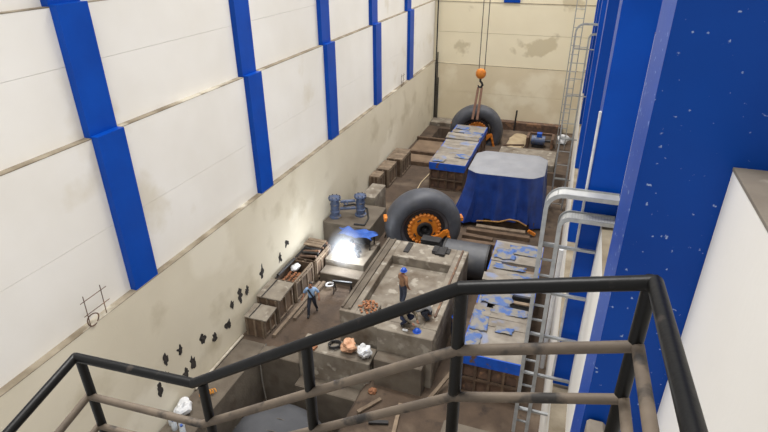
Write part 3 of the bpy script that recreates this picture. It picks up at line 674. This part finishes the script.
tag(MB().tube([(-12.1,26.9,1.56),(-11.6,27.3,1.56),(-10.6,27.0,1.56),(-10.1,25.9,1.56),(-10.0,25.0,1.56),(-10.6,24.9,1.58)], .05, 8).build('hose', DKST, None, True), 'dark hose curling off the pump slab', 'hose')

# ------------------------------------------------------------------ loose things on floor, foundation and pit
placed = []
while len(placed) < 44:
    a, rr = rnd.random()*6.28, .44*math.sqrt(rnd.random()); i = len(placed)
    q = Vector((-6.66+rr*math.cos(a)*.85, 16.85+rr*math.sin(a), 2.49+(.13 if rr < .3 and rnd.random() < .6 else 0)))
    if any((q-p).length < .115 for p in placed): 
        if rnd.random() > .02: continue
    placed.append(q)
    o = MB().blob((0,0,0), .05+.02*rnd.random(), .055, .045, i+20, .6, 1).build('rubble_lump', BRICKR); o.location = q
    tag(o, 'orange-brown rubble lump on the foundation rim', 'rubble', 'orange-brown rubble on the foundation rim')
def bag(label, c, r, mat, seed):
    tag(MB().blob(c, r[0], r[1], r[2], seed, .55, 3).build('plastic_bag', mat, None, False), label, 'bag')
bag('crumpled peach plastic bag on the end of the stepped concrete block', (-7.05, 15.65, 1.28), (.3,.28,.28), PEACH, 1)
bag('crumpled white plastic bag on the end of the stepped concrete block', (-6.36, 15.55, 1.28), (.28,.28,.28), WHITEP, 2)
bag('small orange plastic bag on the dirt below the stepped block', (-5.75, 14.75, .1), (.16,.14,.12), BRICKR, 3)
def coil(label, c, r, n, rad, mat, name='hose_coil', cat='hose'):
    pts = [(c[0]+(r+.03*math.sin(k*.7))*math.cos(k*.45), c[1]+(r+.03*math.sin(k*.9))*math.sin(k*.45), c[2]+rad+.004*k) for k in range(int(n*14))]
    tag(MB().tube(pts, rad, 6).build(name, mat, None, True), label, cat)
coil('black hose coil on the stepped concrete block', (-7.75, 15.75, .96), .24, 3, .03, DKST)
coil('white ring on the dirt behind the walking man', (-10.35, 20.9, .05), .2, 1, .05, WHITEP, 'plastic_ring', 'ring')
tag(MB().prism([(-8.75,15.3),(-8.45,15.25),(-8.4,15.5),(-8.7,15.6)], .95, 1.05).build('orange_brick', BRICKR), 'orange brick on the left end of the stepped concrete block', 'brick')
h = MB(); h.lathe([(.14,0),(.135,.05),(.11,.1),(.06,.14),(0,.15)], 'z', 16); h.lathe([(.13,0),(.17,-.0),(.17,.012),(.13,.015)], 'z', 16)
h = h.build('safety_helmet', HELM, None, True); h.location = (-4.35, 16.05, 2.43); tag(h, 'blue safety helmet lying on the foundation corner', 'helmet')
for i, (x, y, l) in enumerate(((-4.8,15.95,'white tool tray on the foundation front edge'), (-4.62,16.1,'small brown wooden block on the foundation front edge'))):
    tag(MB().box(x-.1, x+.1, y-.05, y+.05, 2.43, 2.48, bev=.01).build('tool_tray' if i == 0 else 'wood_block', WHITEP if i == 0 else WOOD), l, 'tray' if i == 0 else 'block')
for p, q, l in (((-4.3,13.0,.12),(-4.5,14.5,.1),'pale timber post lying on the near dirt floor'), ((-5.35,13.3,.09),(-4.65,13.5,.09),'dark steel bar on the near dirt floor'), ((-5.9,13.6,.08),(-5.3,14.5,.08),'thin pale plank on the dirt near the pit edge'), ((-3.6,14.9,.08),(-2.9,16.4,.6),'plank leaning beside the near boarded crate')):
    tag(MB().bar(p, q, .14, .08).build('timber', WOOD if 'pale' in l or 'plank' in l else DKST), l, 'timber')
dm = thing('canvas_cover', 'grey canvas over a rounded machine in the near pit', 'cover', (-8.75, 12.45, -2.6))
b = MB(); NS2 = 40
for l in range(9):
    v = l/8
    for i in range(NS2):
        a = 2*math.pi*i/NS2; f = math.sin(math.pi/2*min(1, v*1.0)) if 0 else v
        rx, ry = 2.32*(v**.6), 1.98*(v**.6)
        fo = 1+.03*math.sin(a*11+v*3)*v
        b.v.append((rx*fo*math.cos(a), ry*fo*math.sin(a), 2.15-2.1*(v**3.2)+.08*noise.noise(Vector((math.cos(a)*2*v, math.sin(a)*2*v, 3)))))
for l in range(8):
    for i in range(NS2): j = (i+1) % NS2; b.f.append((l*NS2+i, l*NS2+j, (l+1)*NS2+j, (l+1)*NS2+i))
b.build('canvas', CANV, dm, True)
for k in range(3):
    MB().tube([(-2.35,-.9+.6*k,.5),(-1.7,-.9+.6*k,1.75),(0,-.9+.6*k,2.19),(1.7,-.9+.6*k,1.75)], .02, 6).build('tie_rope', ROPE, dm, True)
sp = [( .09*math.cos(k*.8), .09*math.sin(k*.8), .035*k*.4) for k in range(50)]
o = MB().tube(sp, .022, 6).build('coil_spring', M('yellow_orange_paint', (214,150,60), (190,124,44), 5, .6, .1), None, True); o.location = (-11.6, 12.75, .12); o.rotation_euler = (R(70), 0, R(-25)); tag(o, 'orange coil spring lying on the ledge above the pit', 'spring')
for i, (x, y) in enumerate(((-12.2,10.9),(-11.95,10.75),(-11.7,10.85),(-11.5,10.65))):
    t = thing('water_bottle', ['clear water bottle nearest the left wall on the ledge','second clear water bottle on the ledge beside the wall','third clear water bottle on the ledge beside the wall','clear water bottle farthest from the wall on the ledge'][i], 'bottle', (x, y, 0), 0, 'water bottles on the ledge')
    MB().lathe([(0,0),(.1,0),(.11,.05),(.1,.3),(.04,.4),(.04,.44)], 'z', 14).build('body', M('clear_plastic', (200,206,212), (176,182,190), 8, .2, .05), t, True); MB().lathe([(.05,.43),(.05,.49),(0,.49)], 'z', 10).build('cap', M('bottle_cap', (60,90,160), None, bump=0), t)
bag('crumpled clear plastic bag against the left wall on the ledge', (-12.1, 11.5, .28), (.25,.4,.28), WHITEP, 8)
tag(MB().tube([(-11.15,15.9,.06),(-11.1,15.2,-.3),(-10.9,14.9,-1.1),(-10.6,14.6,-2.3)], .03, 6).build('hanging_rope', ROPE, None, True), 'pale rope hanging from the pit edge into the dark pit', 'rope')
# pump parts and bags in the far right corner
fm = thing('motor_unit', 'small blue motor among clutter at the far right', 'motor', (-2.2, 45.6, 0))
MB().tube([(-.6,0,.55),(.5,0,.55)], .4, 16).build('body', MOTB, fm); part('foot', DKST, fm, (-.5,.4,-.35,.35,0,.2)); MB().tube([(.5,0,.55),(.95,0,.55)], .12, 10).build('shaft', DKST, fm)
part('terminal_box', BLUEP, fm, (-.2,.2,-.25,.25,.9,1.2))
bag('white plastic sacks at the foot of the access ladder', (-.3, 47.0, .35), (.45,.4,.4), WHITEP, 11)
conc('scrap_heap', 'dark rusty scrap frame beside the small blue motor', 'scrap', (-3.2,-3.0,45.0,46.6,0,.9), (-1.2,-1.0,45.0,46.6,0,.9), (-3.0,-1.2,46.5,46.7,.7,.9), mat=RUST, bev=.01)
tag(MB().bar((-5.0,44.5,.2),(-3.3,44.9,.25),.12,.12).build('steel_bar', RUST), 'rusty bar lying on the sand behind the tarpaulin', 'bar')
tag(MB().bar((-4.7,49.25,.0),(-4.6,49.2,1.9),.14,.14).build('steel_post', DKST), 'dark short post standing before the end wall', 'post')
# dark pipes in the far left corner
for i, (x, rr, z1, l) in enumerate(((-12.42,.06,12,'dark pipe rising in the far left corner, nearest the left wall'), (-12.28,.05,6.5,'shorter dark pipe in the far left corner'), (-12.16,.05,4.2,'shortest dark pipe in the far left corner'))):
    tag(MB().tube([(x,49.85,.35),(x,49.85,z1)], rr, 8).build('corner_pipe', DKST), l, 'pipe')
# rebar frames on the walls
def rebar(label, loc, sc):
    t = thing('rebar_stub', label, 'rebar', loc); 
    for y in (0, .55*sc): MB().tube([(.06,y,0),(.1,y,.9*sc)], .014*max(1,sc*.9), 6).build('bar', RUST, t)
    for z in (.35, .75): MB().tube([(.1,-.12*sc,z*sc),(.1,.72*sc,z*sc)], .012*max(1,sc*.9), 6).build('cross_bar', RUST, t)
    pts = [(.1+.02*math.sin(k), .1*sc+.18*sc*math.cos(k*.5), .12*sc+.17*sc*math.sin(k*.5)) for k in range(40)]
    MB().tube(pts, .018, 5).build('wire_coil', RUST, t)
rebar('rusty rebar stub with wire coil on the ledge of the left wall', (-12.6, 9.25, Z1+.02), 1.15)
rebar('tiny far rebar stub on the left wall ledge beside the last pilaster', (-12.6, 39.6, Z1+.02), 1.0)
# cable along the far left
tag(MB().tube([(-9.4,33.2,.08),(-9.5,35,.08),(-9.3,37,.1),(-8.95,38.1,.36),(-9.0,40,.2)], .04, 6).build('cable', M('pale_cable', (178,160,130), None, bump=0), None, True), 'pale cable curving over the floor beside the far boarded crate', 'cable')

tag(MB().tube([(.55,11.28,5.9),(.55,11.28,12.9)], .028, 8).build('conduit', WHITEP), 'thin white conduit up the edge of the second blue column', 'conduit')
def trestle(label, x, y, rz):
    t = thing('steel_trestle', label, 'trestle', (x, y, 0), rz)
    part('top_bar', DKST, t, (-.5,.5,-.05,.05,.62,.7))
    for sx in (-.42,.42):
        for sy in (-.22,.22): MB().bar((sx,0,.64),(sx,sy,.0),.05,.05).build('leg', DKST, t)
trestle('small dark steel trestle on the dirt below the welding plinth', -9.5, 20.6, R(8))
trestle('dark steel trestle standing between the pump slab and the near wheel', -9.0, 26.9, R(70))
o = MB(); o.lathe([(0,0),(.2,0),(.26,.4),(.27,.4),(.21,.02),(0,.02)], 'z', 18); o = o.build('bucket', MOTB, None, True); o.location = (-8.6, 25.2, .02); tag(o, 'small slate blue bucket on the dirt left of the near wheel', 'bucket')
